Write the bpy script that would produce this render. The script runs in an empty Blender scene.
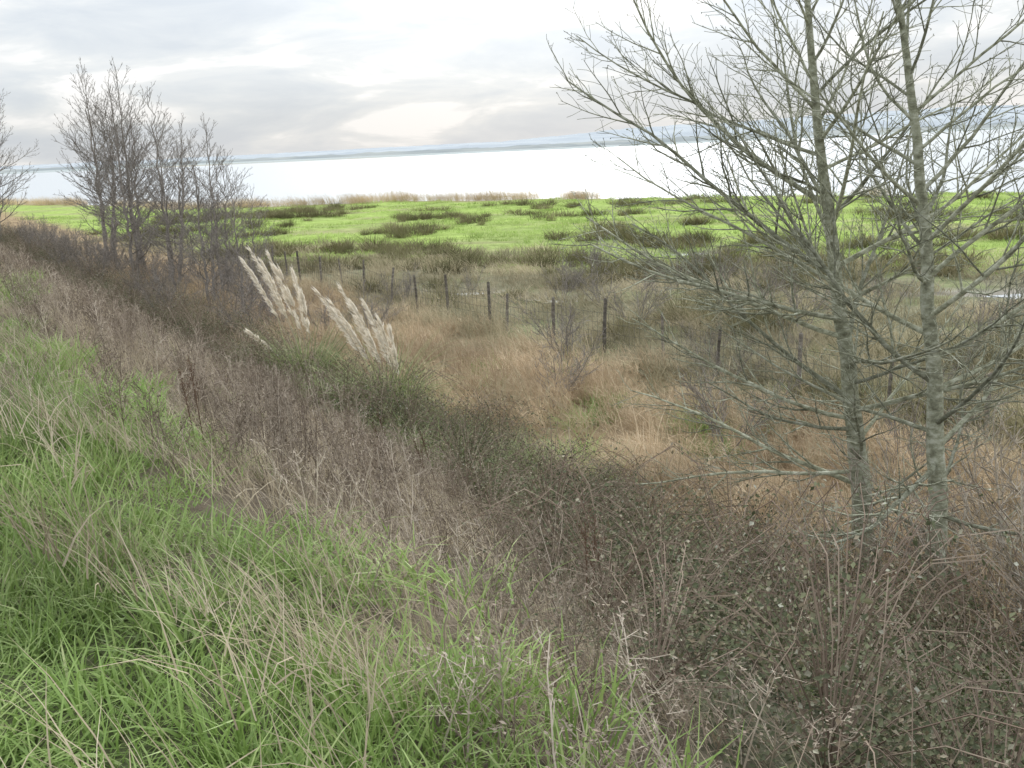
import bpy, math, random
import numpy as np
from mathutils import Vector, Matrix
rng=np.random.default_rng(11); random.seed(11); np.random.seed(11)
scene=bpy.context.scene
DX,DY=-.515,.857
NX,NY=.857,.515
def st2xy(s,t): return s*NX+t*DX, s*NY+t*DY
# ---------------------------------------------------------------- noise
def _h(i,j,seed):
    v=np.sin(i*127.1+j*311.7+seed*74.7)*43758.5453
    return v-np.floor(v)
def vn(x,y,seed=0):
    x=np.asarray(x,float); y=np.asarray(y,float)
    i=np.floor(x); j=np.floor(y); a=x-i; b=y-j
    a=a*a*(3-2*a); b=b*b*(3-2*b)
    return (_h(i,j,seed)*(1-a)+_h(i+1,j,seed)*a)*(1-b)+(_h(i,j+1,seed)*(1-a)+_h(i+1,j+1,seed)*a)*b
def fbm(x,y,seed=0,o=4):
    r=0;a=.5;f=1
    for k in range(o):
        r=r+a*vn(x*f,y*f,seed+k*3); a*=.5; f*=2.03
    return r/(1-.5**o)
def sstep(a,b,x):
    u=np.clip((x-a)/(b-a),0,1); return u*u*(3-2*u)
def shore(x): return np.interp(x,[-900,-300,-140,-68,-44,-32,0,38,80,200,900],[900,330,212,150,128,114,103,81,61,0,-400])+ (fbm(x*.07,x*0,5)-.5)*8
def fieldlow(x): return np.interp(x,[-60,-15,-3.4,18.5,40,80],[100,60,47,36,24,5])
PUD=[(16.8,30.5,3.4,1.1,-.35),(-2.2,37.5,1.9,.5,-.5),(1.5,34.5,1.4,.35,-.5),(9,46.5,2.6,.7,-.2),(22,50,2.6,.7,-.3),(12,25,1.3,.4,-.3)]
def puddle(x,y):
    d=np.zeros_like(x)
    wx=x+(fbm(x*.5,y*.5,81)-.5)*2;wy=y+(fbm(x*.5,y*.5,82)-.5)*2
    for cx,cy,rx,ry,a in PUD:
        c,s=math.cos(a),math.sin(a)
        u=((wx-cx)*c+(wy-cy)*s)/rx; v=(-(wx-cx)*s+(wy-cy)*c)/ry
        d=np.maximum(d,np.exp(-(u*u+v*v)))
    return d
def height(x,y):
    x=np.asarray(x,float); y=np.asarray(y,float)
    s=x*NX+y*NY
    b=np.interp(s,[-14,-6,-4.5,.6,1.3,2.1,6.2,7.2,9],[0,3.1,3.4,3.42,3.28,2.86,.5,.18,0.02])
    onb=sstep(9,6,s)*sstep(-15,-12,s)
    z=b+onb*(fbm(x*.8,y*.8,1)-.5)*.34*sstep(.4,1.6,s+0*x)+(fbm(x*2.5,y*2.5,2,2)-.5)*.12*onb
    m=(1-onb)
    z=z+m*(fbm(x*.18,y*.18,3)-.36)*.26
    z=z-m*puddle(x,y)*.42
    ys=shore(x); d=y-ys
    lake=sstep(-3,10,d)*(s>12)
    far=sstep(880,960,y+ (fbm(x*.004,y*0,9)-.5)*200)
    z=z*(1-lake)+lake*(-1.5)
    z=z*(1-far)+far*1.0
    return z
SLOPE=-.58
def sbound(t): return np.interp(t,[0,2,4,7,12,20],[2.0,2.2,2.7,4.3,5.8,6.2])
# ---------------------------------------------------------------- mesh builder
class MB:
    def __init__(s): s.V=[];s.F=[];s.R=[];s.M=[];s.n=0
    def add(s,V,F,R,m=0):
        V=np.asarray(V,float).reshape(-1,3);F=np.asarray(F,int).reshape(-1,4)
        s.V.append(V);s.F.append(F+s.n);s.R.append(np.broadcast_to(np.asarray(R,float),(len(V),)).copy());s.M.append(np.full(len(F),m));s.n+=len(V)
    def mesh(s,name,mats,smooth=False,slope=0):
        V=np.concatenate(s.V);F=np.concatenate(s.F);Rr=np.concatenate(s.R);M=np.concatenate(s.M)
        if slope: V=V.copy();V[:,2]+=slope*(V[:,0]*NX+V[:,1]*NY)
        me=bpy.data.meshes.new(name)
        me.vertices.add(len(V));me.vertices.foreach_set('co',V.astype(np.float32).ravel())
        me.loops.add(len(F)*4);me.loops.foreach_set('vertex_index',F.astype(np.int32).ravel())
        me.polygons.add(len(F));me.polygons.foreach_set('loop_start',np.arange(0,len(F)*4,4,dtype=np.int32))
        me.polygons.foreach_set('material_index',M.astype(np.int32))
        me.polygons.foreach_set('use_smooth',np.full(len(F),smooth))
        a=me.attributes.new('rnd','FLOAT','POINT');a.data.foreach_set('value',Rr.astype(np.float32))
        for m in mats: me.materials.append(m)
        me.update(calc_edges=True)
        return me
def blades(mb,base,az,length,width,lean,curve,segs=3,rnd=None,mat=0,taper=1.6,minw=.12):
    n=len(base)
    az,length,width,lean,curve=[np.broadcast_to(np.asarray(q,float),(n,)) for q in (az,length,width,lean,curve)]
    if rnd is None: rnd=rng.random(n)
    u=np.linspace(0,1,segs+1)
    th=lean[:,None]+curve[:,None]*(u[:-1]+.5/segs)
    st=length[:,None]/segs
    hx=np.concatenate([np.zeros((n,1)),np.cumsum(np.sin(th)*st,1)],1)
    hz=np.concatenate([np.zeros((n,1)),np.cumsum(np.cos(th)*st,1)],1)
    P=np.stack([base[:,0,None]+hx*np.cos(az)[:,None],base[:,1,None]+hx*np.sin(az)[:,None],base[:,2,None]+hz],-1)
    tw=az+math.pi/2+rng.normal(0,.5,n)
    W=np.stack([np.cos(tw),np.sin(tw),rng.normal(0,.2,n)],-1)[:,None,:]*(width[:,None]*np.maximum(1-u**taper,minw)*.5)[:,:,None]
    V=np.stack([P-W,P+W],2)
    k=np.arange(n)[:,None]*(segs+1)*2+np.arange(segs)[None,:]*2
    F=np.stack([k,k+1,k+3,k+2],-1).reshape(-1,4)
    mb.add(V,F,np.repeat(rnd,(segs+1)*2),mat)
def ribbons(mb,segs_,mat=0):
    A=np.array([q[0] for q in segs_]);B=np.array([q[1] for q in segs_]);ra=np.array([q[2] for q in segs_]);rb=np.array([q[3] for q in segs_]);rd=np.array([q[4] for q in segs_])
    n=len(A);W=np.cross(B-A,rng.normal(0,1,(n,3)));W/=np.linalg.norm(W,axis=1)[:,None]+1e-9
    V=np.stack([A-W*ra[:,None],A+W*ra[:,None],B+W*rb[:,None],B-W*rb[:,None]],1)
    mb.add(V,np.arange(4*n).reshape(n,4),np.repeat(rd,4),mat)
def tube(mb,pts,rad,sides=3,rnd=.5,mat=0):
    pts=np.asarray(pts,float);n=len(pts);rad=np.broadcast_to(np.asarray(rad,float),(n,))
    T=np.gradient(pts,axis=0);T/=np.linalg.norm(T,axis=1)[:,None]+1e-9
    up=np.array([0,0,1.]) if abs(T[0,2])<.8 else np.array([1.,0,0])
    A=np.cross(T,up);A/=np.linalg.norm(A,axis=1)[:,None]+1e-9
    B=np.cross(T,A)
    a=np.arange(sides)*2*math.pi/sides
    V=pts[:,None,:]+rad[:,None,None]*(np.cos(a)[None,:,None]*A[:,None,:]+np.sin(a)[None,:,None]*B[:,None,:])
    i=np.arange(n-1)[:,None]*sides;j=np.arange(sides)[None,:];j2=(j+1)%sides
    F=np.stack([i+j,i+j2,i+sides+j2,i+sides+j],-1).reshape(-1,4)
    mb.add(V,F,rnd,mat)
def leaves(mb,P,size,rnd=None,mat=0,flat=.6):
    n=len(P);size=np.broadcast_to(size,(n,))
    nrm=rng.normal(0,1,(n,3));nrm[:,2]=np.abs(nrm[:,2])+flat;nrm/=np.linalg.norm(nrm,axis=1)[:,None]
    a=rng.normal(0,1,(n,3));a-=nrm*(a*nrm).sum(1)[:,None];a/=np.linalg.norm(a,axis=1)[:,None]
    b=np.cross(nrm,a)
    L=size[:,None]
    V=np.stack([P-a*L*.5,P+b*L*.33+nrm*L*.1,P+a*L*.5,P-b*L*.33+nrm*L*.1],1)
    F=np.arange(n*4).reshape(n,4)
    mb.add(V,F,np.repeat(rng.random(n) if rnd is None else rnd,4),mat)
# ---------------------------------------------------------------- materials
def newmat(name):
    m=bpy.data.materials.new(name);m.use_nodes=True;nt=m.node_tree;nt.nodes.clear()
    return m,nt,nt.nodes,nt.links
def ramp(nd,stops,interp='LINEAR'):
    r=nd.new('ShaderNodeValToRGB');e=r.color_ramp.elements;r.color_ramp.interpolation=interp
    while len(e)<len(stops): e.new(.5)
    for q,(p,c) in zip(e,stops): q.position=p;q.color=(*c,1)
    return r
def vegmat(name,stops,trans=.3,gloss=0.0,objr=.5,macro=.35,mscale=.5):
    m,nt,nd,lk=newmat(name)
    at=nd.new('ShaderNodeAttribute');at.attribute_name='rnd'
    oi=nd.new('ShaderNodeObjectInfo')
    mx=nd.new('ShaderNodeMix');mx.data_type='FLOAT';mx.inputs[0].default_value=objr
    lk.new(at.outputs['Fac'],mx.inputs[2]);lk.new(oi.outputs['Random'],mx.inputs[3])
    r=ramp(nd,stops);lk.new(mx.outputs[0],r.inputs[0])
    g=nd.new('ShaderNodeNewGeometry')
    n=nd.new('ShaderNodeTexNoise');n.inputs['Scale'].default_value=mscale;n.inputs['Detail'].default_value=3
    lk.new(g.outputs['Position'],n.inputs['Vector'])
    mr=nd.new('ShaderNodeMapRange');mr.inputs[1].default_value=.3;mr.inputs[2].default_value=.7
    mr.inputs[3].default_value=1-macro;mr.inputs[4].default_value=1+macro
    lk.new(n.outputs['Fac'],mr.inputs[0])
    vm=nd.new('ShaderNodeVectorMath');vm.operation='SCALE'
    lk.new(r.outputs[0],vm.inputs[0]);lk.new(mr.outputs[0],vm.inputs['Scale'])
    d=nd.new('ShaderNodeBsdfDiffuse');lk.new(vm.outputs[0],d.inputs[0])
    o=nd.new('ShaderNodeOutputMaterial');sh=d
    if trans>0:
        t=nd.new('ShaderNodeBsdfTranslucent');lk.new(vm.outputs[0],t.inputs[0])
        ms=nd.new('ShaderNodeMixShader');ms.inputs[0].default_value=trans
        lk.new(d.outputs[0],ms.inputs[1]);lk.new(t.outputs[0],ms.inputs[2]);sh=ms
    if gloss>0:
        gl=nd.new('ShaderNodeBsdfGlossy');gl.inputs['Roughness'].default_value=.4;gl.inputs[0].default_value=(.85,.85,.8,1)
        m2=nd.new('ShaderNodeMixShader');m2.inputs[0].default_value=gloss
        lk.new(sh.outputs[0],m2.inputs[1]);lk.new(gl.outputs[0],m2.inputs[2]);sh=m2
    lk.new(sh.outputs[0],o.inputs[0])
    return m
M_grass=vegmat('green_grass_mat',[(0,(.12,.18,.05)),(.4,(.22,.33,.09)),(.75,(.36,.46,.17)),(1,(.52,.50,.32))],.3,.03,.25)
M_straw=vegmat('straw_mat',[(0,(.25,.20,.145)),(.5,(.42,.36,.26)),(1,(.62,.55,.43))],.2,0,.3)
M_weed=vegmat('dry_weed_mat',[(0,(.13,.10,.08)),(.5,(.30,.25,.20)),(1,(.60,.53,.44))],0,0,.35,.35,.7)
M_dock=vegmat('dock_mat',[(0,(.08,.05,.035)),(1,(.20,.13,.095))],0,0,.3)
M_br=vegmat('bramble_mat',[(0,(.055,.065,.035)),(.4,(.115,.13,.07)),(.65,(.19,.20,.115)),(.8,(.24,.19,.13)),(.93,(.33,.32,.24)),(1,(.46,.47,.40))],.15,.02,.12,.35,.9)
M_cane=vegmat('bramble_cane_mat',[(0,(.14,.10,.08)),(1,(.34,.28,.22))],0,0,.3)
M_reed=vegmat('reed_mat',[(0,(.30,.225,.145)),(.5,(.49,.385,.26)),(1,(.69,.59,.44))],.25,0,.35,.35,.35)
M_marsh=vegmat('marsh_grass_mat',[(0,(.20,.19,.12)),(.5,(.38,.34,.23)),(1,(.56,.48,.34))],.2,0,.7,.35,.15)
M_rush=vegmat('rush_mat',[(0,(.10,.10,.05)),(.5,(.19,.18,.10)),(1,(.34,.29,.18))],.15,0,.5,.3,.2)
M_field=vegmat('field_grass_mat',[(0,(.29,.40,.12)),(.5,(.39,.51,.165)),(1,(.50,.58,.24))],.3,0,.5,.28,.15)
M_plume=vegmat('pampas_plume_mat',[(0,(.80,.74,.63)),(1,(.95,.91,.83))],.45,0,.1,.05)
M_shore=vegmat('shore_reed_mat',[(0,(.42,.33,.21)),(1,(.66,.54,.37))],.3,0,.5,.3,.1)
def barkmat(name,c1,c2,c3):
    m,nt,nd,lk=newmat(name)
    tc=nd.new('ShaderNodeNewGeometry')
    mp=nd.new('ShaderNodeMapping');mp.inputs['Scale'].default_value=(1,1,1.6);lk.new(tc.outputs['Position'],mp.inputs[0])
    n=nd.new('ShaderNodeTexNoise');n.inputs['Scale'].default_value=9;n.inputs['Detail'].default_value=7;n.inputs['Roughness'].default_value=.7
    lk.new(mp.outputs[0],n.inputs['Vector'])
    r=ramp(nd,[(.36,c1),(.5,c2),(.64,c3)]);lk.new(n.outputs[0],r.inputs[0])
    at=nd.new('ShaderNodeAttribute');at.attribute_name='rnd'
    mr=nd.new('ShaderNodeMapRange');mr.inputs[3].default_value=.6;mr.inputs[4].default_value=1.35;lk.new(at.outputs['Fac'],mr.inputs[0])
    vm=nd.new('ShaderNodeVectorMath');vm.operation='SCALE';lk.new(r.outputs[0],vm.inputs[0]);lk.new(mr.outputs[0],vm.inputs['Scale'])
    b=nd.new('ShaderNodeBump');b.inputs['Strength'].default_value=.6;b.inputs['Distance'].default_value=.02;lk.new(n.outputs[0],b.inputs['Height'])
    d=nd.new('ShaderNodeBsdfDiffuse');d.inputs['Roughness'].default_value=.85
    lk.new(vm.outputs[0],d.inputs['Color']);lk.new(b.outputs[0],d.inputs['Normal'])
    o=nd.new('ShaderNodeOutputMaterial');lk.new(d.outputs[0],o.inputs[0]);return m
M_bark=barkmat('alder_bark',(.17,.17,.12),(.34,.35,.26),(.54,.55,.46))
M_barkfar=barkmat('grey_bark',(.20,.18,.16),(.29,.265,.24),(.39,.36,.335))
M_pale=barkmat('pale_twig_bark',(.30,.26,.21),(.46,.41,.34),(.62,.57,.50))
M_wood=barkmat('fence_wood',(.12,.11,.09),(.21,.19,.165),(.33,.31,.27))
m,nt,nd,lk=newmat('fence_wire');d=nd.new('ShaderNodeBsdfPrincipled');d.inputs['Base Color'].default_value=(.14,.14,.13,1);d.inputs['Metallic'].default_value=.4;d.inputs['Roughness'].default_value=.6
o=nd.new('ShaderNodeOutputMaterial');lk.new(d.outputs[0],o.inputs[0]);M_wire=m
# ground
m,nt,nd,lk=newmat('ground_mat')
at=nd.new('ShaderNodeAttribute');at.attribute_name='col'
g=nd.new('ShaderNodeNewGeometry')
n=nd.new('ShaderNodeTexNoise');n.inputs['Scale'].default_value=.9;n.inputs['Detail'].default_value=12;n.inputs['Roughness'].default_value=.8;lk.new(g.outputs['Position'],n.inputs['Vector'])
mr=nd.new('ShaderNodeMapRange');mr.inputs[1].default_value=.3;mr.inputs[2].default_value=.7;mr.inputs[3].default_value=.5;mr.inputs[4].default_value=1.4;lk.new(n.outputs[0],mr.inputs[0])
vm=nd.new('ShaderNodeVectorMath');vm.operation='SCALE';lk.new(at.outputs['Color'],vm.inputs[0]);lk.new(mr.outputs[0],vm.inputs['Scale'])
n2=nd.new('ShaderNodeTexNoise');n2.inputs['Scale'].default_value=25;n2.inputs['Detail'].default_value=6;lk.new(g.outputs['Position'],n2.inputs['Vector'])
b=nd.new('ShaderNodeBump');b.inputs['Strength'].default_value=1;b.inputs['Distance'].default_value=.08;lk.new(n2.outputs[0],b.inputs['Height'])
d=nd.new('ShaderNodeBsdfDiffuse');lk.new(vm.outputs[0],d.inputs[0]);lk.new(b.outputs[0],d.inputs['Normal'])
o=nd.new('ShaderNodeOutputMaterial');lk.new(d.outputs[0],o.inputs[0]);M_ground=m
# water
m,nt,nd,lk=newmat('lake_water')
g=nd.new('ShaderNodeNewGeometry');mp=nd.new('ShaderNodeMapping');mp.inputs['Scale'].default_value=(.5,1.2,1);mp.inputs['Rotation'].default_value=(0,0,.35);lk.new(g.outputs['Position'],mp.inputs[0])
n=nd.new('ShaderNodeTexNoise');n.inputs['Scale'].default_value=.9;n.inputs['Detail'].default_value=4;lk.new(mp.outputs[0],n.inputs['Vector'])
b=nd.new('ShaderNodeBump');b.inputs['Strength'].default_value=.5;b.inputs['Distance'].default_value=.3;lk.new(n.outputs[0],b.inputs['Height'])
d=nd.new('ShaderNodeBsdfPrincipled');d.inputs['Base Color'].default_value=(.42,.45,.47,1);d.inputs['Roughness'].default_value=.3;d.inputs['IOR'].default_value=1.33
lk.new(b.outputs[0],d.inputs['Normal'])
o=nd.new('ShaderNodeOutputMaterial');lk.new(d.outputs[0],o.inputs[0]);M_water=m
def obj(name,me,parent=None,loc=(0,0,0)):
    o=bpy.data.objects.new(name,me);scene.collection.objects.link(o);o.location=loc
    if parent: o.parent=parent
    return o
# ---------------------------------------------------------------- terrain
def axis(u0,u1,n,a,mx):
    k=math.asinh(mx/a);u=np.linspace(u0,u1,n);return a*np.sinh(k*u)
gx=axis(-1,1,720,5,4000);gy=axis(-.45,1,560,5,4000)
X,Y=np.meshgrid(gx,gy)
Z=height(X,Y)
def zonecol(X,Y):
    S=X*NX+Y*NY;T=X*DX+Y*DY
    c=np.zeros(X.shape+(3,))
    nz=fbm(X*.5,Y*.5,21); ny=fbm(X*.12,Y*.12,22)
    def lay(c,mask,col): return c*(1-mask[...,None])+mask[...,None]*np.array(col)
    c[...]=(.29,.28,.19)
    c=lay(c,sstep(.45,.62,ny),(.38,.34,.24))
    c=lay(c,sstep(.5,.65,nz)*.6,(.25,.30,.14))
    inf=sstep(-5,3,Y-fieldlow(X)+(ny-.5)*16)*sstep(2,-3,Y-shore(X))
    c=lay(c,inf,(.38,.50,.155))
    c=lay(c,inf*sstep(.5,.68,fbm(X*.13,Y*.35,33))*.7,(.33,.40,.16))
    c=lay(c,inf*sstep(.56,.68,fbm(X*.2,Y*.5,34))*.7,(.40,.38,.22))
    c=lay(c,sstep(-5,-1,Y-shore(X)),(.45,.38,.26))
    c=lay(c,sstep(14.8,13.8,S+(nz-.5)*1.5),(.40,.31,.20))
    c=lay(c,sstep(8.6,7.8,S),(.13,.13,.09))
    c=lay(c,sstep(.6,-.6,S-sbound(T)+(nz-.5)*2),(.20,.17,.13))
    c=lay(c,sstep(1.3,.5,S+(nz-.5)*1.4),(.13,.15,.075))
    c=lay(c,(puddle(X,Y)>.12)*1.*(S>12),(.36,.34,.29))
    far=sstep(850,900,Y);c=lay(c,far,(.42,.46,.46))  # far shore land: distance haze painted in as pale blue-grey
    return c
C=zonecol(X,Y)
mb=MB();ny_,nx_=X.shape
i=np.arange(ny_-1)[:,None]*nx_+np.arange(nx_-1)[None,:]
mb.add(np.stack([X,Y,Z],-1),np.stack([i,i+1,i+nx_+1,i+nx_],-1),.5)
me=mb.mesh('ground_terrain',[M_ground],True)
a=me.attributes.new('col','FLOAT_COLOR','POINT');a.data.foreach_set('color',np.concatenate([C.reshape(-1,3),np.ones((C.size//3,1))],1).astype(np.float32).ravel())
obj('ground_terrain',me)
mb=MB();q=[]
for s_,t_ in ((12,-3000),(3800,-3000),(3800,4000),(12,4000)):
    x,y=st2xy(s_,t_);q.append([x,y,-.12])
mb.add(q,[[0,1,2,3]],.5);obj('lake_water',mb.mesh('lake_water',[M_water]))
# ---------------------------------------------------------------- hills
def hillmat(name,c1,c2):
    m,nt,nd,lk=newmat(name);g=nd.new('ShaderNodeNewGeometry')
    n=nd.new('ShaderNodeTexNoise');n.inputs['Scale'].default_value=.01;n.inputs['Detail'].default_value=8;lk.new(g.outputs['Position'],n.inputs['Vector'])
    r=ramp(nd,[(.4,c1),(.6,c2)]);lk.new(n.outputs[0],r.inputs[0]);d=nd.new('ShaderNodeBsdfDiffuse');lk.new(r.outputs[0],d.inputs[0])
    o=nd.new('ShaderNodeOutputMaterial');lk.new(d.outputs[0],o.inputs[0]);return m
def ridge(name,y0,depth,hf,mat,bump,seed):
    xs=np.linspace(-1800,2400,700);vs=np.linspace(0,1,9)
    XX,VV=np.meshgrid(xs,vs);YY=y0+VV*depth+(fbm(XX*.003,VV,seed)-.5)*120
    H=hf(XX)*(.75+.5*fbm(XX*.004,VV*2,seed+1))*np.sin(VV*math.pi/2)**.7
    H=H+bump*fbm(XX*.06,VV*9,seed+2)*sstep(0,.12,VV)
    mb=MB();i=np.arange(8)[:,None]*700+np.arange(699)[None,:]
    mb.add(np.stack([XX,YY,H-.5*(VV==0)],-1),np.stack([i,i+1,i+701,i+700],-1),.5)
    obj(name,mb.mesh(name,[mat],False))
ridge('distant_hills',1900,500,lambda x:np.interp(x,[-1800,-500,0,300,700,1200,2400],[7,8,12,26,34,38,40]),hillmat('hill_far_hazed',(.39,.43,.47),(.45,.49,.52)),4,40)  # blue-grey air haze is put into the hills' diffuse colour, no volume
ridge('far_shore_treeline',1050,150,lambda x:np.interp(x,[-1800,-400,0,200,2400],[1,1,1.5,3,5]),hillmat('hill_near_hazed',(.27,.30,.31),(.36,.38,.37)),4,50)  # treeline colours carry painted haze too, a little darker than the hills
# ---------------------------------------------------------------- scatter via geometry nodes
def scatter(name,protos,P,rot,scl):
    n=len(P);me=bpy.data.meshes.new(name);me.vertices.add(n);me.vertices.foreach_set('co',np.asarray(P,np.float32).ravel())
    a=me.attributes.new('rot','FLOAT_VECTOR','POINT');a.data.foreach_set('vector',np.asarray(rot,np.float32).ravel())
    a=me.attributes.new('scl','FLOAT_VECTOR','POINT');a.data.foreach_set('vector',np.asarray(scl,np.float32).ravel())
    a=me.attributes.new('idx','INT','POINT');a.data.foreach_set('value',rng.integers(0,len(protos),n).astype(np.int32))
    col=bpy.data.collections.new(name+'_parts')
    for k,pm in enumerate(protos):
        col.objects.link(bpy.data.objects.new(name+'_clump_%d'%k,pm))
    o=obj(name,me)
    ng=bpy.data.node_groups.new(name+'_gn','GeometryNodeTree')
    ng.interface.new_socket('Geometry',in_out='INPUT',socket_type='NodeSocketGeometry')
    ng.interface.new_socket('Geometry',in_out='OUTPUT',socket_type='NodeSocketGeometry')
    N=ng.nodes;L=ng.links
    gi=N.new('NodeGroupInput');go=N.new('NodeGroupOutput')
    ci=N.new('GeometryNodeCollectionInfo');ci.inputs['Collection'].default_value=col;ci.inputs['Separate Children'].default_value=True;ci.inputs['Reset Children'].default_value=True
    ip=N.new('GeometryNodeInstanceOnPoints');ip.inputs['Pick Instance'].default_value=True
    def na(nm,ty):
        q=N.new('GeometryNodeInputNamedAttribute');q.data_type=ty;q.inputs['Name'].default_value=nm;return q.outputs['Attribute']
    er=N.new('FunctionNodeEulerToRotation');L.new(na('rot','FLOAT_VECTOR'),er.inputs[0])
    L.new(gi.outputs[0],ip.inputs['Points']);L.new(ci.outputs[0],ip.inputs['Instance']);L.new(na('idx','INT'),ip.inputs['Instance Index'])
    L.new(er.outputs[0],ip.inputs['Rotation']);L.new(na('scl','FLOAT_VECTOR'),ip.inputs['Scale']);L.new(ip.outputs[0],go.inputs[0])
    md=o.modifiers.new('scatter','NODES');md.node_group=ng
    return o
def grid(s0,s1,t0,t1,sp,d0=1e9,pw=1.0,mind=0,jit=.5):
    a=np.arange(s0,s1,sp);b=np.arange(t0,t1,sp);s,t=np.meshgrid(a,b);s=s.ravel();t=t.ravel()
    s=s+rng.uniform(-jit,jit,len(s))*sp;t=t+rng.uniform(-jit,jit,len(t))*sp
    x,y=st2xy(s,t);d=np.hypot(x,y)
    k=(rng.random(len(s))<np.minimum(1,(d0/d)**pw))&(y>.3)&(np.abs(x)<.62*y+1.5)&(d>mind)
    return s[k],t[k],x[k],y[k],d[k]
def put(name,protos,x,y,sc,rotz=None,tilt=.05,dz=0,sz=None):
    n=len(x);z=height(x,y)+dz
    rz=rng.uniform(0,6.283,n) if rotz is None else np.broadcast_to(rotz,(n,))
    rot=np.stack([rng.normal(0,tilt,n),rng.normal(0,tilt,n),rz],1)
    sc=np.broadcast_to(sc,(n,));szz=sc if sz is None else np.broadcast_to(sz,(n,))
    return scatter(name,protos,np.stack([x,y,z],1),rot,np.stack([sc,sc,szz],1))
def disc(n,r):
    a=rng.uniform(0,6.283,n);q=r*np.sqrt(rng.random(n));return np.stack([q*np.cos(a),q*np.sin(a),np.zeros(n)-.02],1)
WIND=math.pi*.97
def p_grass(n,r,h,w,mat=M_grass,lean=.35,curve=1.0,segs=3,wind=None,clumps=0,cr=.06,slope=0,keep=.25):
    mb=MB()
    if clumps:
        c=disc(clumps,r);k=rng.integers(0,clumps,n);off=rng.normal(0,cr,(n,3))*[1,1,0];b=c[k]+off;az=np.arctan2(off[:,1],off[:,0])+rng.normal(0,.7,n)
        ch=rng.uniform(.6,1.25,clumps)[k];cc=rng.random(clumps)[k]
        fl=rng.random(n)<keep;b[fl]=disc(int(fl.sum()),r)
    else:
        b=disc(n,r);az=rng.uniform(0,6.28,n);ch=1;cc=rng.random(n)
    if wind is not None: az=np.where(rng.random(n)<.6,wind+rng.normal(0,.8,n),az)
    L=rng.uniform(*h,n)*ch
    blades(mb,b,az,L,w*rng.uniform(.6,1.3,n),np.abs(rng.normal(lean,.22,n)),np.abs(rng.normal(curve,.4,n)),segs,rnd=np.clip(cc*.5+rng.random(n)*.5,0,1),mat=0)
    return mb.mesh('grass_clump',[mat],slope=slope)
def nz_(v): return v/(np.linalg.norm(v)+1e-9)
def p_weed(seed,H=(.35,.9),ns=17,br=(8,13),mat=M_weed,r=.6,slope=SLOPE,w=1.35):
    mb=MB();sg=[];lv=[];lr=[]
    cl=disc(5,r)
    for k in range(ns):
        h=random.uniform(*H);c=cl[random.randrange(5)]
        p=c+np.array([random.gauss(0,.09),random.gauss(0,.09),-.02])
        if random.random()<.35: p=disc(1,r)[0]
        la=random.gauss(WIND,1.6);ln=abs(random.gauss(.2,.2))
        dr=np.array([math.cos(la)*ln,math.sin(la)*ln,1.]);seg=5;pts=[p]
        for j in range(seg):
            dr=dr+np.array([random.gauss(0,.08),random.gauss(0,.08),0]);pts.append(pts[-1]+dr/np.linalg.norm(dr)*h/seg)
        rr=random.random()
        tube(mb,np.array(pts),np.linspace(.0030,.0013,seg+1)*w,3,rr)
        for j in range(random.randint(*br)):
            u=random.uniform(.3,1)*seg;i0=min(int(u),seg-1);o=pts[i0]+(pts[i0+1]-pts[i0])*(u-i0)
            b=random.uniform(0,6.28);el=random.uniform(.5,1.1);L=h*random.uniform(.1,.3)*(1.2-u/seg*.7)
            d1=np.array([math.cos(b)*math.cos(el),math.sin(b)*math.cos(el),math.sin(el)])
            e=o+d1*L*.5;f=e+(d1+np.array([0,0,.35]))*L*.5
            sg.append((o,e,.0014*w,.0012*w,rr));sg.append((e,f,.0012*w,.0008*w,rr))
            for q in range(3):
                v=random.uniform(.3,1);cc=o+(f-o)*v;c2=cc+(d1+np.random.normal(0,.6,3))*random.uniform(.015,.05)
                sg.append((cc,c2,.0009*w,.0007*w,rr))
                lv.append(c2);lr.append(min(1,rr*.6))
    ribbons(mb,sg);lv=np.array(lv);leaves(mb,lv,rng.uniform(.007,.017,len(lv))*w,rnd=np.array(lr),flat=0)
    return mb.mesh('weed_clump',[mat],slope=slope)
def p_dock(seed):
    mb=MB()
    for k in range(2):
        h=random.uniform(.6,1.0);a=random.uniform(0,6.28);p=np.array([math.cos(a)*.06,math.sin(a)*.06,0]);ln=np.array([random.gauss(0,.12),random.gauss(0,.12),1])
        pts=np.array([p+ln*h*u for u in np.linspace(0,1,6)]);tube(mb,pts,np.linspace(.005,.002,6),4,.4)
        for b in range(6):
            u=random.uniform(.45,.95);o=p+ln*h*u;az=random.uniform(0,6.28);L=random.uniform(.1,.25)*(1.25-u)
            e=o+np.array([math.cos(az)*.4,math.sin(az)*.4,1])*L*1.5;tube(mb,[o,e],[.002,.001],3,.3)
            uu=rng.random(25)[:,None];leaves(mb,o+(e-o)*uu+rng.normal(0,.009,(25,3)),rng.uniform(.008,.015,25),flat=0)
        uu=rng.uniform(.5,1,80)[:,None];leaves(mb,p+ln*h*uu+rng.normal(0,.012,(80,3)),rng.uniform(.008,.016,80),flat=0)
    return mb.mesh('dock_clump',[M_dock])
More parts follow.
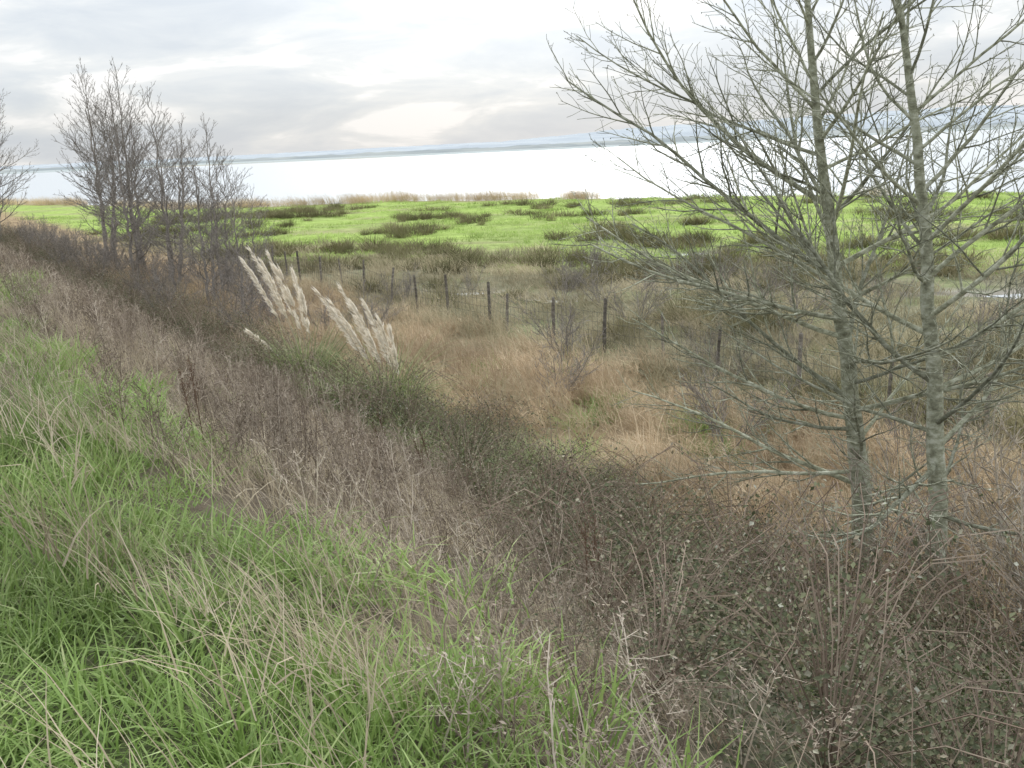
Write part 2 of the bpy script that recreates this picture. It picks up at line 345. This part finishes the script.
def p_bramble(seed,r=.8,h=.6,n=1500):
    mb=MB()
    a=rng.uniform(0,6.283,n);el=np.arcsin(rng.random(n));q=rng.uniform(.65,1.08,n)
    lob=1+.2*np.sin(a*3+seed)+.14*np.sin(a*7+seed*2)+.14*np.sin(el*9+a*4)
    P=np.stack([np.cos(a)*np.cos(el)*r*q*lob,np.sin(a)*np.cos(el)*r*q*lob,np.sin(el)*h*q*lob],1)+rng.normal(0,.03,(n,3))
    leaves(mb,P,rng.uniform(.018,.042,n))
    for k in range(32):
        az=random.uniform(0,6.28);L=random.uniform(.5,1.1)*r*1.5;lift=random.uniform(.5,1.3)*h*1.25;u=np.linspace(0,1,6)
        a2=az+random.gauss(0,.4)
        pts=np.stack([np.cos(az)*u*L+np.cos(a2+1.5)*u*u*.1,np.sin(az)*u*L+np.sin(a2+1.5)*u*u*.1,lift*np.sin(u*math.pi*.8+.15)],1)
        tube(mb,pts,np.linspace(.004,.0018,6),3,random.random(),1)
        m_=12;uu=rng.random(m_)*5;ii=np.minimum(uu.astype(int),4);pp=pts[ii]+(pts[ii+1]-pts[ii])*(uu-ii)[:,None]+rng.normal(0,.02,(m_,3));leaves(mb,pp,rng.uniform(.018,.038,m_))
    return mb.mesh('bramble_clump',[M_br,M_cane])
def p_reed(seed,n=125,r=.7,h=(.55,1.1),mat=M_reed,lf=2):
    mb=MB();cl=disc(14,r);k=rng.integers(0,14,n);b=cl[k]+rng.normal(0,.1,(n,3))*[1,1,0];ch=rng.uniform(.7,1.2,14)[k];ca=rng.normal(0,.7,14)[k]
    az=WIND+ca+rng.normal(0,.5,n);L=rng.uniform(*h,n)*ch;lean=np.abs(rng.normal(.22,.18,n));cv=np.abs(rng.normal(.35,.3,n))
    blades(mb,b,az,L,.007,lean,cv,3,taper=6,minw=.5)
    m_=n*lf;k=rng.integers(0,n,m_);hh=rng.uniform(.1,.85,m_)
    bb=b[k]+np.stack([np.cos(az[k])*np.sin(lean[k]+cv[k]*hh*.5)*L[k]*hh,np.sin(az[k])*np.sin(lean[k]+cv[k]*hh*.5)*L[k]*hh,np.cos(lean[k]+cv[k]*hh*.5)*L[k]*hh],1)
    blades(mb,bb,WIND+rng.normal(0,1.4,m_),rng.uniform(.15,.45,m_),.012*rng.uniform(.6,1.2,m_),rng.uniform(.3,1.1,m_),rng.uniform(.4,1.6,m_),3)
    return mb.mesh('reed_clump',[mat])
G=[p_grass(700,.6,(.10,.26),.009,clumps=16,cr=.075,keep=.35) for _ in range(5)]
GSM=[p_grass(520,.45,(.06,.16),.008,lean=.5,clumps=14,cr=.07,segs=2,keep=.5) for _ in range(3)]
GL=[p_grass(120,.25,(.25,.5),.010,lean=.5,curve=1.2,segs=4) for _ in range(3)]
GSc=[p_grass(190,.65,(.18,.45),.005,M_straw,.6,.9,segs=4,wind=WIND,clumps=8,cr=.09) for _ in range(3)]
GS=[p_grass(270,.65,(.18,.5),.006,M_straw,.55,.9,segs=3,wind=WIND,clumps=9,cr=.09,slope=SLOPE) for _ in range(4)]
GGS=[p_grass(200,.55,(.15,.4),.008,M_grass,.5,.9,segs=3,clumps=4,cr=.09,slope=SLOPE,keep=.1) for _ in range(3)]
W=[p_weed(k) for k in range(6)]
WF=[p_weed(k,(.35,.75),16,(4,6),r=.85,w=2.2) for k in range(3)]
DK=[p_dock(k) for k in range(3)]
BR=[p_bramble(k) for k in range(5)]
RD=[p_reed(k) for k in range(5)]
RG=[p_reed(k,70,.6,(.6,1.3),M_marsh,2) for k in range(2)]
MG=[p_grass(300,1.0,(.25,.65),.018,M_marsh,.35,.8,segs=2,wind=WIND,clumps=12,cr=.14) for _ in range(4)]
RU=[p_grass(150,.35,(.35,.75),.017,M_rush,.3,.5,segs=2,clumps=4,cr=.12,keep=0) for _ in range(4)]
FG=[p_grass(160,1.2,(.10,.22),.04,M_field,.4,.8,segs=2,clumps=12,cr=.22) for _ in range(3)]
# crest grass
s,t,x,y,d=grid(-3,1.9,-2,72,.66,9,.7,1.0)
gb=np.interp(t,[2,6,14],[0,0,.35])
k=rng.random(len(s))<sstep(1.45,.6,s-gb+(fbm(x*.9,y*.9,60)-.5)*1.6)
s,t,x,y,d=[q[k] for q in (s,t,x,y,d)]
lush=sstep(.42,.62,fbm(x*1.1,y*1.1,61))
sx=rng.uniform(.85,1.15,len(x))*(1+.01*d);put('bank_grass',G,x,y,sx,sz=sx*(.6+.65*lush)*rng.uniform(.8,1.2,len(x)))
s,t,x,y,d=grid(-2,1.3,0,8,.42,1e9,1,1.2)
put('short_bank_grass',GSM,x,y,rng.uniform(.85,1.2,len(x)))
s,t,x,y,d=grid(-2,.8,-1,30,.85,8,1,1.5)
k=fbm(x*.9,y*.9,62)>.54;put('long_green_grass',GL,x[k],y[k],rng.uniform(.45,.8,k.sum()))
s,t,x,y,d=grid(1.8,6.5,-5,40,1.0,16,1,4.2)
k=fbm(x*.6,y*.6,63)>.62;put('green_slope_grass',GGS,x[k],y[k],rng.uniform(.5,.9,k.sum()),rng.normal(0,.2,k.sum()))
s,t,x,y,d=grid(7.4,13,-3,24,1.2,20,1,3)
k=fbm(x*.4,y*.4,67)>.52;put('foot_grass',GL,x[k],y[k],rng.uniform(1.0,1.7,k.sum()))
# straw
s,t,x,y,d=grid(-3,1.3,-2,50,.85,8,.8,1.5)
k=(rng.random(len(s))<.3+.7*sstep(.2,1.,s))&(fbm(x*.8,y*.8,64)>.40)
put('dry_straw_grass',GSc,x[k],y[k],rng.uniform(.5,.9,k.sum()),rng.normal(0,1.1,k.sum()))
s,t,x,y,d=grid(.9,5.9,-5,75,.8,12,.6,1.6)
k=s<sbound(t)+.1;put('slope_straw_grass',GS,x[k],y[k],rng.uniform(.75,1.1,k.sum())*(1+.006*d[k]),rng.normal(0,.25,k.sum()))
# weeds
s,t,x,y,d=grid(.8,6.2,-5,17,.62,9,.6,1.8)
k=rng.random(len(s))<sstep(.8,1.7,s+(fbm(x*.8,y*.8,66)-.5)*1.4)*(1-.93*sstep(-.5,.5,s-sbound(t)+(fbm(x*.5,y*.5,68)-.5)*1.6))*(.45+.55*sstep(.35,.5,fbm(x*1.1,y*1.1,84)))
put('dry_weeds',W,x[k],y[k],rng.uniform(.65,1.05,k.sum()),rng.normal(0,.3,k.sum()),sz=rng.uniform(.5,1.2,k.sum())*np.interp(s[k],[1.0,2.6,5.5],[.7,1,.75]))
s,t,x,y,d=grid(1.4,5.9,17,90,1.15,25,.6)
put('distant_dry_weeds',WF,x,y,rng.uniform(.8,1.15,len(x))*(1+.003*d),rng.normal(0,.25,len(x)),sz=rng.uniform(.6,1.15,len(x)))
dx=[];dy=[]
for s_,t_ in [(1.6,6.6),(4.2,9.5),(4.5,9.1),(5.4,7.6),(5.1,8.3),(7.2,3.6),(4.8,6.2),(3.4,4.9),(6.4,3.4)]:
    a_,b_=st2xy(s_,t_);dx.append(a_);dy.append(b_)
put('dock_stalks',DK,np.array(dx),np.array(dy),rng.uniform(.6,.95,len(dx)),tilt=.1)
# bramble
s,t,x,y,d=grid(1.9,8.9,-7,85,.8,16,.6,2.6)
w=sstep(-.4,.5,s-sbound(t)+(fbm(x*.45,y*.45,68)-.5)*1.6)*sstep(8.9,7.7,s+(fbm(x*.4,y*.4,69)-.5)*1.6)
k=w>rng.uniform(.1,.5,len(w));x,y,s,t,w,d=[q[k] for q in (x,y,s,t,w,d)]
hum=fbm(x*.45,y*.45,70);sc=rng.uniform(.75,1.05,len(x))*(1+.006*d)
put('bramble_hedge',BR,x,y,sc,dz=-.1+.4*w*(hum-.3)+rng.uniform(-.08,.12,len(x)),sz=sc*rng.uniform(.65,1.25,len(x))*(.45+1.15*hum)*(.6+.4*w),tilt=.14)
# reeds
s,t,x,y,d=grid(8.0,14.0,0,50,.9,26,.7)
k=(rng.random(len(s))<sstep(7.7,8.8,s+(fbm(x*.4,y*.4,71)-.5)*2)*sstep(14.6,13.0,s+(fbm(x*.3,y*.3,73)-.5)*4))&(fbm(x*.3,y*.3,72)>.35)
put('reed_bed',RD,x[k],y[k],rng.uniform(.8,1.1,k.sum())*(1+.004*d[k]),rng.normal(0,.45,k.sum()),sz=rng.uniform(.6,1.05,k.sum())*np.interp(s[k],[9,12,14],[1,.9,.7]))
s,t,x,y,d=grid(8.2,20,-6,40,1.3,26,.8);k=fbm(x*.3,y*.3,76)>.45
put('grey_reeds',RG,x[k],y[k],rng.uniform(.6,1.0,k.sum()),rng.normal(0,.6,k.sum()))
# marsh
s,t,x,y,d=grid(13.5,70,-40,75,1.3,24,1.0)
inf=y-fieldlow(x)+(fbm(x*.12,y*.12,22)-.5)*16
ok=(puddle(x,y)<.12)&(y<shore(x)-3)
k=ok&(inf<1);put('marsh_grass',MG,x[k],y[k],rng.uniform(.75,1.1,k.sum())*(.9+.01*d[k]),rng.normal(0,.8,k.sum()),sz=rng.uniform(.35,1.0,k.sum()))
s,t,x,y,d=grid(14.8,95,-60,95,.95,24,.8)
inf=y-fieldlow(x)
cl=fbm(x*.18,y*.22,74,5);ok=(puddle(x,y)<.12)&(y<shore(x)-6)
k=ok&(((inf<5)&(cl>.53))|((inf>=5)&(cl>.595+.06*(rng.random(len(x))-.5))));put('rush_tussocks',RU,x[k],y[k],rng.uniform(.7,1.9,k.sum())*(1+.004*d[k]),sz=rng.uniform(.5,1.15,k.sum()))
s,t,x,y,d=grid(15,130,-80,115,2.1,45,.6)
inf=y-fieldlow(x)+(fbm(x*.12,y*.12,22)-.5)*16
k=(inf>-1)&(y<shore(x)-2);put('field_grass',FG,x[k],y[k],rng.uniform(.8,1.5,k.sum()))
x=rng.uniform(-95,75,1100);y=shore(x)-rng.uniform(0,4.5,1100)
k=(fbm(x*.06,x*0,75)>np.interp(x,[-60,-30,-15,0,30],[.3,.2,.35,.5,.5]))&(np.abs(x)<.7*y);put('shore_reeds',[p_reed(9,70,.9,(.7,1.3),M_shore,2)],x[k],y[k],rng.uniform(.6,1.15,k.sum()),rng.normal(0,.5,k.sum()))
# ---------------------------------------------------------------- trees
def limb(mb,p,d,L,r,level,P,rs):
    seg=P['seg'][level];pts=[p];dirs=[d]
    for j in range(seg):
        d=nz_(d+rs.normal(0,P['jit'][level],3)+np.array([0,0,P['trop'][level]])/seg)
        pts.append(pts[-1]+d*L/seg);dirs.append(d)
    pts=np.array(pts);rad=np.linspace(r,max(r*.25,P['rmin']),seg+1)
    tube(mb,pts,rad,P['sides'][level],rs.random())
    if level<P['levels']:
        nchild=max(1,int(P['n'][level]*L/P['ref'][level]+rs.random()))
        side=rs.random()*6.28
        for c in range(nchild):
            u=(c+rs.random())/nchild*.85+.15;i0=min(int(u*seg),seg-1);o=pts[i0]+(pts[i0+1]-pts[i0])*(u*seg-i0)
            dd=dirs[i0+1];side+=2.4+rs.normal(0,.3)
            a=nz_(np.cross(dd,[.1,.2,1.]));b=np.cross(dd,a)
            an=rs.uniform(*P['ang'])
            nd_=nz_(dd*math.cos(an)+(a*math.cos(side)+b*math.sin(side)*.7)*math.sin(an))
            cl=L*P['lr'][level]*rs.uniform(.6,1.2)*(1.15-u*.75)
            limb(mb,o,nd_,cl,max(P['rmin'],rad[i0]*.5),level+1,P,rs)
    elif P.get('buds') and rs.random()<.4:
        leaves(mb,pts[-1][None,:]+rs.normal(0,.006,(2,3)),np.array([.014,.02]),rnd=np.array([.05,.1]),flat=0)
def tree(mb,path,r0,nprim,P,rs,lenf,elf,start=.12,extra=()):
    path=np.array(path,float)
    n=22;cum=np.concatenate([[0],np.cumsum(np.linalg.norm(np.diff(path,axis=0),axis=1))]);Lt=cum[-1];u=np.linspace(0,Lt,n)
    pts=np.stack([np.interp(u,cum,path[:,k]) for k in range(3)],1)
    pts[1:-1]=(pts[:-2]+2*pts[1:-1]+pts[2:])/4;pts[1:]+=rs.normal(0,P['tj'],(n-1,3))*[1,1,.3]
    f=np.linspace(0,1,n);rad=r0*(1-f)**1.1+.006+r0*.35*np.exp(-f*n*.9)
    tube(mb,pts,rad,12 if r0>.09 else 6,.55)
    side=rs.random()*6.28
    for c in range(nprim):
        v=start+(1-start)*((c+rs.random())/nprim)**.9*.98;q=v*(n-1);i0=min(int(q),n-2);o=pts[i0]+(pts[i0+1]-pts[i0])*(q-i0)
        side+=2.4+rs.normal(0,.4);el=elf(v)+rs.normal(0,.15)
        d=np.array([math.cos(side)*math.cos(el),math.sin(side)*math.cos(el),math.sin(el)])
        L=lenf(v)*rs.uniform(.6,1.15);limb(mb,o,d,L,max(P['rmin'],min(rad[i0]*.4,.004+.0085*L)),0,P,rs)
    for (v,az,el,L) in extra:
        q=v*(n-1);i0=min(int(q),n-2);o=pts[i0]+(pts[i0+1]-pts[i0])*(q-i0)
        limb(mb,o,np.array([math.cos(az)*math.cos(el),math.sin(az)*math.cos(el),math.sin(el)]),L,.004+.0085*L,0,P,rs)
    return pts
PA=dict(seg=[10,5,3],jit=[.07,.11,.13],trop=[.35,.25,.15],rmin=.0024,sides=[6,4,3],levels=2,n=[15,7,0],ref=[2.2,.6,1],ang=(.5,.95),lr=[.34,.42,.4],tj=.014,buds=True)
def alder(x,y,path,r0,nprim,seed,nm,**k):
    rs=np.random.RandomState(seed);mb=MB();z=float(height(np.array([x]),np.array([y]))[0])
    tree(mb,path,r0,nprim,PA,rs,**k)
    obj(nm,mb.mesh(nm,[M_bark],True),loc=(x,y,z-.05))
lf=lambda v:np.interp(v,[0,.15,.4,.65,1],[1.5,2.6,3.2,2.4,.5]);ef=lambda v:np.interp(v,[0,.2,.45,.8,1],[.0,.15,.55,.85,1.1])
alder(3.79,10.6,[(0,0,0),(-.1,0,1),(-.3,.05,2.6),(-.55,0,4.2),(-.75,0,5.6),(-.8,.1,7),(-.85,.1,8.0)],.118,44,3,'alder_tree',lenf=lf,elf=ef,
  extra=[(.44,3.1,.5,3.4),(.36,3.3,.28,3.1),(.53,2.9,.6,3.2),(.25,3.0,.12,2.7),(.18,3.35,.05,2.4)])
alder(4.15,9.7,[(0,0,0),(-.05,0,1),(-.1,0,2.4),(-.3,0,4.0),(-.42,0,5.0),(-.62,.1,6.4),(-.7,.1,7.8)],.105,40,8,'alder_tree',lenf=lf,elf=ef)
PB=dict(seg=[6,4,2],jit=[.09,.13,.15],trop=[.5,.4,.2],rmin=.005,sides=[4,3,3],levels=2,n=[11,5,0],ref=[2.0,.6,1],ang=(.45,.9),lr=[.38,.42,.4],tj=.04,buds=False)
fm=[]
for k in range(4):
    rs=np.random.RandomState(20+k);mb=MB();H=8.5
    for st in range(2):
        a=rs.random()*6.28;l=rs.uniform(.3,1.0) if st else .15
        hh=H*(1 if st==0 else rs.uniform(.7,.95))
        tree(mb,[(0.15*math.cos(a),.15*math.sin(a),0),(math.cos(a)*l*.6,math.sin(a)*l*.6,hh*.4),(math.cos(a)*l,math.sin(a)*l,hh)],.07,34,PB,rs,
             lenf=lambda v:np.interp(v,[0,.3,.6,1],[1.0,2.3,2.0,.5]),elf=lambda v:np.interp(v,[0,.4,1],[.3,.65,1.1]),start=.15)
    fm.append(mb.mesh('bare_tree_mesh',[M_barkfar],True))
for j,(t_,s_,h) in enumerate([(31,9.4,5.0),(33.5,9.0,5.7),(36,10.2,6.4),(38.5,9.2,6.4),(42,10,7.8),(45,9.2,8.3),(48,10,9.2),(52,9.6,9.4),(57,10.4,9.4),(72,7.0,11.5),(76,5.9,11.5)]):
    x,y=st2xy(s_,t_);z=float(height(np.array([x]),np.array([y]))[0]);o=obj('bare_tree',fm[j%4],loc=(x,y,z-.1));o.scale=(h/8.5*1.15,h/8.5*1.15,h/8.5);o.rotation_euler=(0,0,j*1.7)
PC=dict(seg=[5,4,2],jit=[.16,.2,.2],trop=[.3,.2,.1],rmin=.004,sides=[4,3,3],levels=2,n=[7,4,0],ref=[1.0,.4,1],ang=(.4,.9),lr=[.45,.45,.4],tj=.02,buds=False)
def shrubmesh(seed,mat,H,n,rmin=.004,spread=(.5,1.3)):
    rs=np.random.RandomState(seed);mb=MB();P=dict(PC);P['rmin']=rmin
    for c in range(n):
        a=rs.random()*6.28;el=rs.uniform(*spread);limb(mb,np.array([math.cos(a)*.08,math.sin(a)*.08,0]),np.array([math.cos(a)*math.cos(el),math.sin(a)*math.cos(el),math.sin(el)]),H*rs.uniform(.7,1.1),rmin*3,0,P,rs)
    return mb.mesh('shrub_mesh',[mat],True)
SP=shrubmesh(1,M_pale,1.9,14,.004,(.2,1.2))
for (x,y,sc,rz) in [(4.9,9.6,1.25,0),(5.6,10.6,1.3,2),(4.9,8.6,1.0,4),(5.6,9.3,1.15,1),(3.0,9.9,.7,3)]:
    z=float(height(np.array([x]),np.array([y]))[0]);o=obj('bare_shrub',SP,loc=(x,y,z));o.scale=(sc,)*3;o.rotation_euler=(0,0,rz)
SM=[shrubmesh(5+k,M_barkfar,2.0,6,.0045) for k in range(3)]
s,t,x,y,d=grid(12,34,-20,34,3.0)
k=(puddle(x,y)<.2)&(y<fieldlow(x)-3)&(rng.random(len(x))<.65);put('marsh_saplings',SM,x[k],y[k],rng.uniform(.4,.95,k.sum()))
s,t,x,y,d=grid(8.2,10.5,27,80,1.7);put('bare_thicket',SM,x,y,rng.uniform(.5,1.1,len(x)))
# ---------------------------------------------------------------- pampas
M_pgrass=vegmat('pampas_leaf_mat',[(0,(.14,.18,.07)),(.5,(.27,.33,.14)),(1,(.45,.46,.26))],.3,.03,.1)
def pampas(nm,x,y,plumes,nl=480,seed=1):
    z=float(height(np.array([x]),np.array([y]))[0]);mb=MB()
    b=disc(nl,.4);az=np.arctan2(b[:,1],b[:,0])+rng.normal(0,.5,nl)
    blades(mb,b,az,rng.uniform(1.1,2.1,nl),.02,np.abs(rng.normal(.25,.18,nl)),rng.uniform(.6,2.2,nl),7,mat=0)
    b=disc(nl//3,.35);az=rng.uniform(0,6.28,nl//3);blades(mb,b,az,rng.uniform(.5,1.3,nl//3),.014,np.abs(rng.normal(.5,.3,nl//3)),rng.uniform(1.,2.4,nl//3),6,mat=2)
    for (bx,by,tx,ty,tz,pl) in plumes:
        P0=np.array([bx,by,0]);P2=np.array([tx,ty,tz]);P1=np.array([bx+(tx-bx)*.28,by+(ty-by)*.28,tz*.56])
        u=np.linspace(0,1,12);c=((1-u)**2)[:,None]*P0+(2*u*(1-u))[:,None]*P1+(u**2)[:,None]*P2
        tube(mb,c,np.linspace(.010,.004,12),4,.8,2)
        Lc=np.linalg.norm(P2-P0);f0=1-pl/Lc;n=400
        tuft=np.sort(rng.random(22));v=f0+(1-f0)*np.clip(tuft[rng.integers(0,22,n)]+rng.normal(0,.012,n),0,1)
        o=((1-v)**2)[:,None]*P0+(2*v*(1-v))[:,None]*P1+(v**2)[:,None]*P2
        T=nz_(P2-P1);q=(v-f0)/(1-f0);wd=(.038*np.sin(np.clip(q,0,1)**.8*math.pi*.88+.15)+.010)*rng.uniform(.4,1.5,n)
        dr=rng.normal(0,1,(n,3));dr/=np.linalg.norm(dr,axis=1)[:,None];e=o+T*rng.uniform(.08,.22,n)[:,None]+dr*wd[:,None]+np.array([-.03,0,-.03])*rng.uniform(0,1.3,n)[:,None]
        m_=(o+e)/2+dr*wd[:,None]*.25+np.array([0,0,.01])
        wv=np.cross(e-o,rng.normal(0,1,(n,3)));wv/=np.linalg.norm(wv,axis=1)[:,None];wv*=.005
        V=np.stack([o-wv,o+wv,m_+wv,m_-wv,e+wv*.4,e-wv*.4],1);k=np.arange(n)[:,None]*6
        F=np.concatenate([k+np.array([[0,1,2,3]]),k+np.array([[3,2,4,5]])]);mb.add(V,F,np.repeat(rng.random(n),6),1)
    obj(nm,mb.mesh(nm,[M_pgrass,M_plume,M_straw]),loc=(x,y,z))
pampas('pampas_grass',-4.3,21.4,[(0,0,-1.05,.1,2.75,1.35),(.1,0,-.86,0,2.95,1.5),(.05,.1,-.70,.2,2.7,1.3),(.15,0,-.5,0,2.85,1.45),(.2,0,-.3,0,2.5,1.3),(.2,0,-.08,.2,2.45,1.2),(.25,0,.08,0,2.15,1.0),(-.1,0,-.95,-.2,1.3,.6)],seed=1)
pampas('pampas_grass',-2.3,18.6,[(0,0,-1.05,0,2.4,1.25),(.1,0,-.85,.1,2.2,1.2),(.1,.1,-.66,.2,2.4,1.35),(.2,0,-.45,0,2.15,1.25),(.3,0,-.24,0,2.15,1.25),(.3,.1,-.05,.1,1.95,1.1),(.3,.1,.15,.1,1.7,.95)],seed=2)
s,t,x,y,d=grid(6.7,8.4,12,20,.75);put('tall_green_grass',[p_grass(150,.35,(.5,1.0),.014,M_pgrass,.35,1.2,segs=4)],x,y,rng.uniform(.7,1.2,len(x)))
# ---------------------------------------------------------------- fence
mb=MB();rs=np.random.RandomState(5)
tt=np.arange(-12,62,2.0);post=[]
for t_ in tt:
    s_=14.6+rs.normal(0,.12);t2=t_+rs.normal(0,.25);x,y=st2xy(s_,t2);z=float(height(np.array([x]),np.array([y]))[0])
    h=rs.uniform(1.05,1.35);r=rs.uniform(.03,.045);l=rs.normal(0,.06,2)
    pts=[[x,y,z-.3],[x+l[0]*.5,y+l[1]*.5,z+h*.5],[x+l[0]*h,y+l[1]*h,z+h-.02],[x+l[0]*h,y+l[1]*h,z+h]]
    tube(mb,pts,[r*1.05,r,r*.93,r*.4],8,rs.random(),0);post.append((x,y,z))
for a_,b_ in zip(post[:-1],post[1:]):
    a_=np.array(a_);b_=np.array(b_);off=np.array([.04,-.04,0])
    for h in (.12,.3,.5,.72,.95):
        u=np.linspace(0,1,5)[:,None];p=a_+(b_-a_)*u+off+[0,0,h]-np.array([0,0,.03])*np.sin(u*math.pi);tube(mb,p,.004,3,.5,1)
    for u in np.linspace(.06,.94,11): 
        p=a_+(b_-a_)*u+off;tube(mb,[p+[0,0,.1],p+[0,0,.93]],.0035,3,.5,1)
obj('wire_fence',mb.mesh('wire_fence',[M_wood,M_wire]))
# ---------------------------------------------------------------- world, sun
SE,SA=math.radians(30),math.radians(5)
sd=Vector((math.sin(SA)*math.cos(SE),math.cos(SA)*math.cos(SE),math.sin(SE)))
w=bpy.data.worlds.new('World');scene.world=w;w.use_nodes=True;nt=w.node_tree;nd=nt.nodes;lk=nt.links;nd.clear()
sky=nd.new('ShaderNodeTexSky');sky.sky_type='NISHITA';sky.sun_disc=False;sky.sun_elevation=SE;sky.sun_rotation=SA;sky.dust_density=1
b1=nd.new('ShaderNodeBackground');b1.inputs[1].default_value=.1;lk.new(sky.outputs[0],b1.inputs[0])
tc=nd.new('ShaderNodeTexCoord');mp=nd.new('ShaderNodeMapping');mp.inputs['Scale'].default_value=(7,7,28);mp.inputs['Location'].default_value=(2.1,.9,.55);lk.new(tc.outputs['Generated'],mp.inputs[0])
n=nd.new('ShaderNodeTexNoise');n.inputs['Scale'].default_value=1;n.inputs['Detail'].default_value=6;n.inputs['Roughness'].default_value=.55;n.inputs['Distortion'].default_value=.4;lk.new(mp.outputs[0],n.inputs['Vector'])
r=ramp(nd,[(.34,(.76,.82,.89)),(.45,(.84,.89,.94)),(.54,(.95,.98,1.0)),(.60,(1.14,1.14,1.14))]);lk.new(n.outputs[0],r.inputs[0])
dt=nd.new('ShaderNodeVectorMath');dt.operation='DOT_PRODUCT';dt.inputs[1].default_value=sd;lk.new(tc.outputs['Generated'],dt.inputs[0])
mx=nd.new('ShaderNodeMath');mx.operation='MAXIMUM';mx.inputs[1].default_value=0;lk.new(dt.outputs['Value'],mx.inputs[0])
pw=nd.new('ShaderNodeMath');pw.operation='POWER';pw.inputs[1].default_value=34;lk.new(mx.outputs[0],pw.inputs[0])
ml=nd.new('ShaderNodeMath');ml.operation='MULTIPLY_ADD';ml.inputs[1].default_value=4.0;ml.inputs[2].default_value=0;lk.new(pw.outputs[0],ml.inputs[0])
sx=nd.new('ShaderNodeSeparateXYZ');lk.new(tc.outputs['Generated'],sx.inputs[0])
zr=ramp(nd,[(0,(.78,)*3),(.035,(.80,)*3),(.075,(.92,)*3),(.14,(.98,)*3),(.7,(1.75,)*3)]);lk.new(sx.outputs[2],zr.inputs[0])
ad=nd.new('ShaderNodeMath');ad.operation='ADD';lk.new(ml.outputs[0],ad.inputs[0]);lk.new(zr.outputs[0],ad.inputs[1])
b2=nd.new('ShaderNodeBackground');lk.new(r.outputs[0],b2.inputs[0]);lk.new(ad.outputs[0],b2.inputs[1])
ms=nd.new('ShaderNodeMixShader');ms.inputs[0].default_value=.94;lk.new(b1.outputs[0],ms.inputs[1]);lk.new(b2.outputs[0],ms.inputs[2])
o=nd.new('ShaderNodeOutputWorld');lk.new(ms.outputs[0],o.inputs[0])
L=bpy.data.lights.new('sun','SUN');L.energy=1.5;L.angle=math.radians(12);L.color=(1,.96,.9)
lo=bpy.data.objects.new('sun',L);scene.collection.objects.link(lo);lo.rotation_euler=(-sd).to_track_quat('-Z','Y').to_euler()
# ---------------------------------------------------------------- camera
cam=bpy.data.cameras.new('camera');co=bpy.data.objects.new('camera',cam);scene.collection.objects.link(co)
pt,rl=math.radians(12.8),math.radians(2.6)
F=Vector((0,math.cos(pt),-math.sin(pt)));R0=Vector((1,0,0));U0=Vector((0,math.sin(pt),math.cos(pt)))
Rr=R0*math.cos(rl)-U0*math.sin(rl);Uu=U0*math.cos(rl)+R0*math.sin(rl)
M=Matrix((Rr,Uu,-F)).transposed().to_4x4();M.translation=(0,0,5.0);co.matrix_world=M
cam.sensor_width=36;cam.lens=36.9;cam.clip_end=9000;cam.clip_start=.05
scene.camera=co
scene.view_settings.view_transform='Standard';scene.view_settings.look='None';scene.view_settings.exposure=0
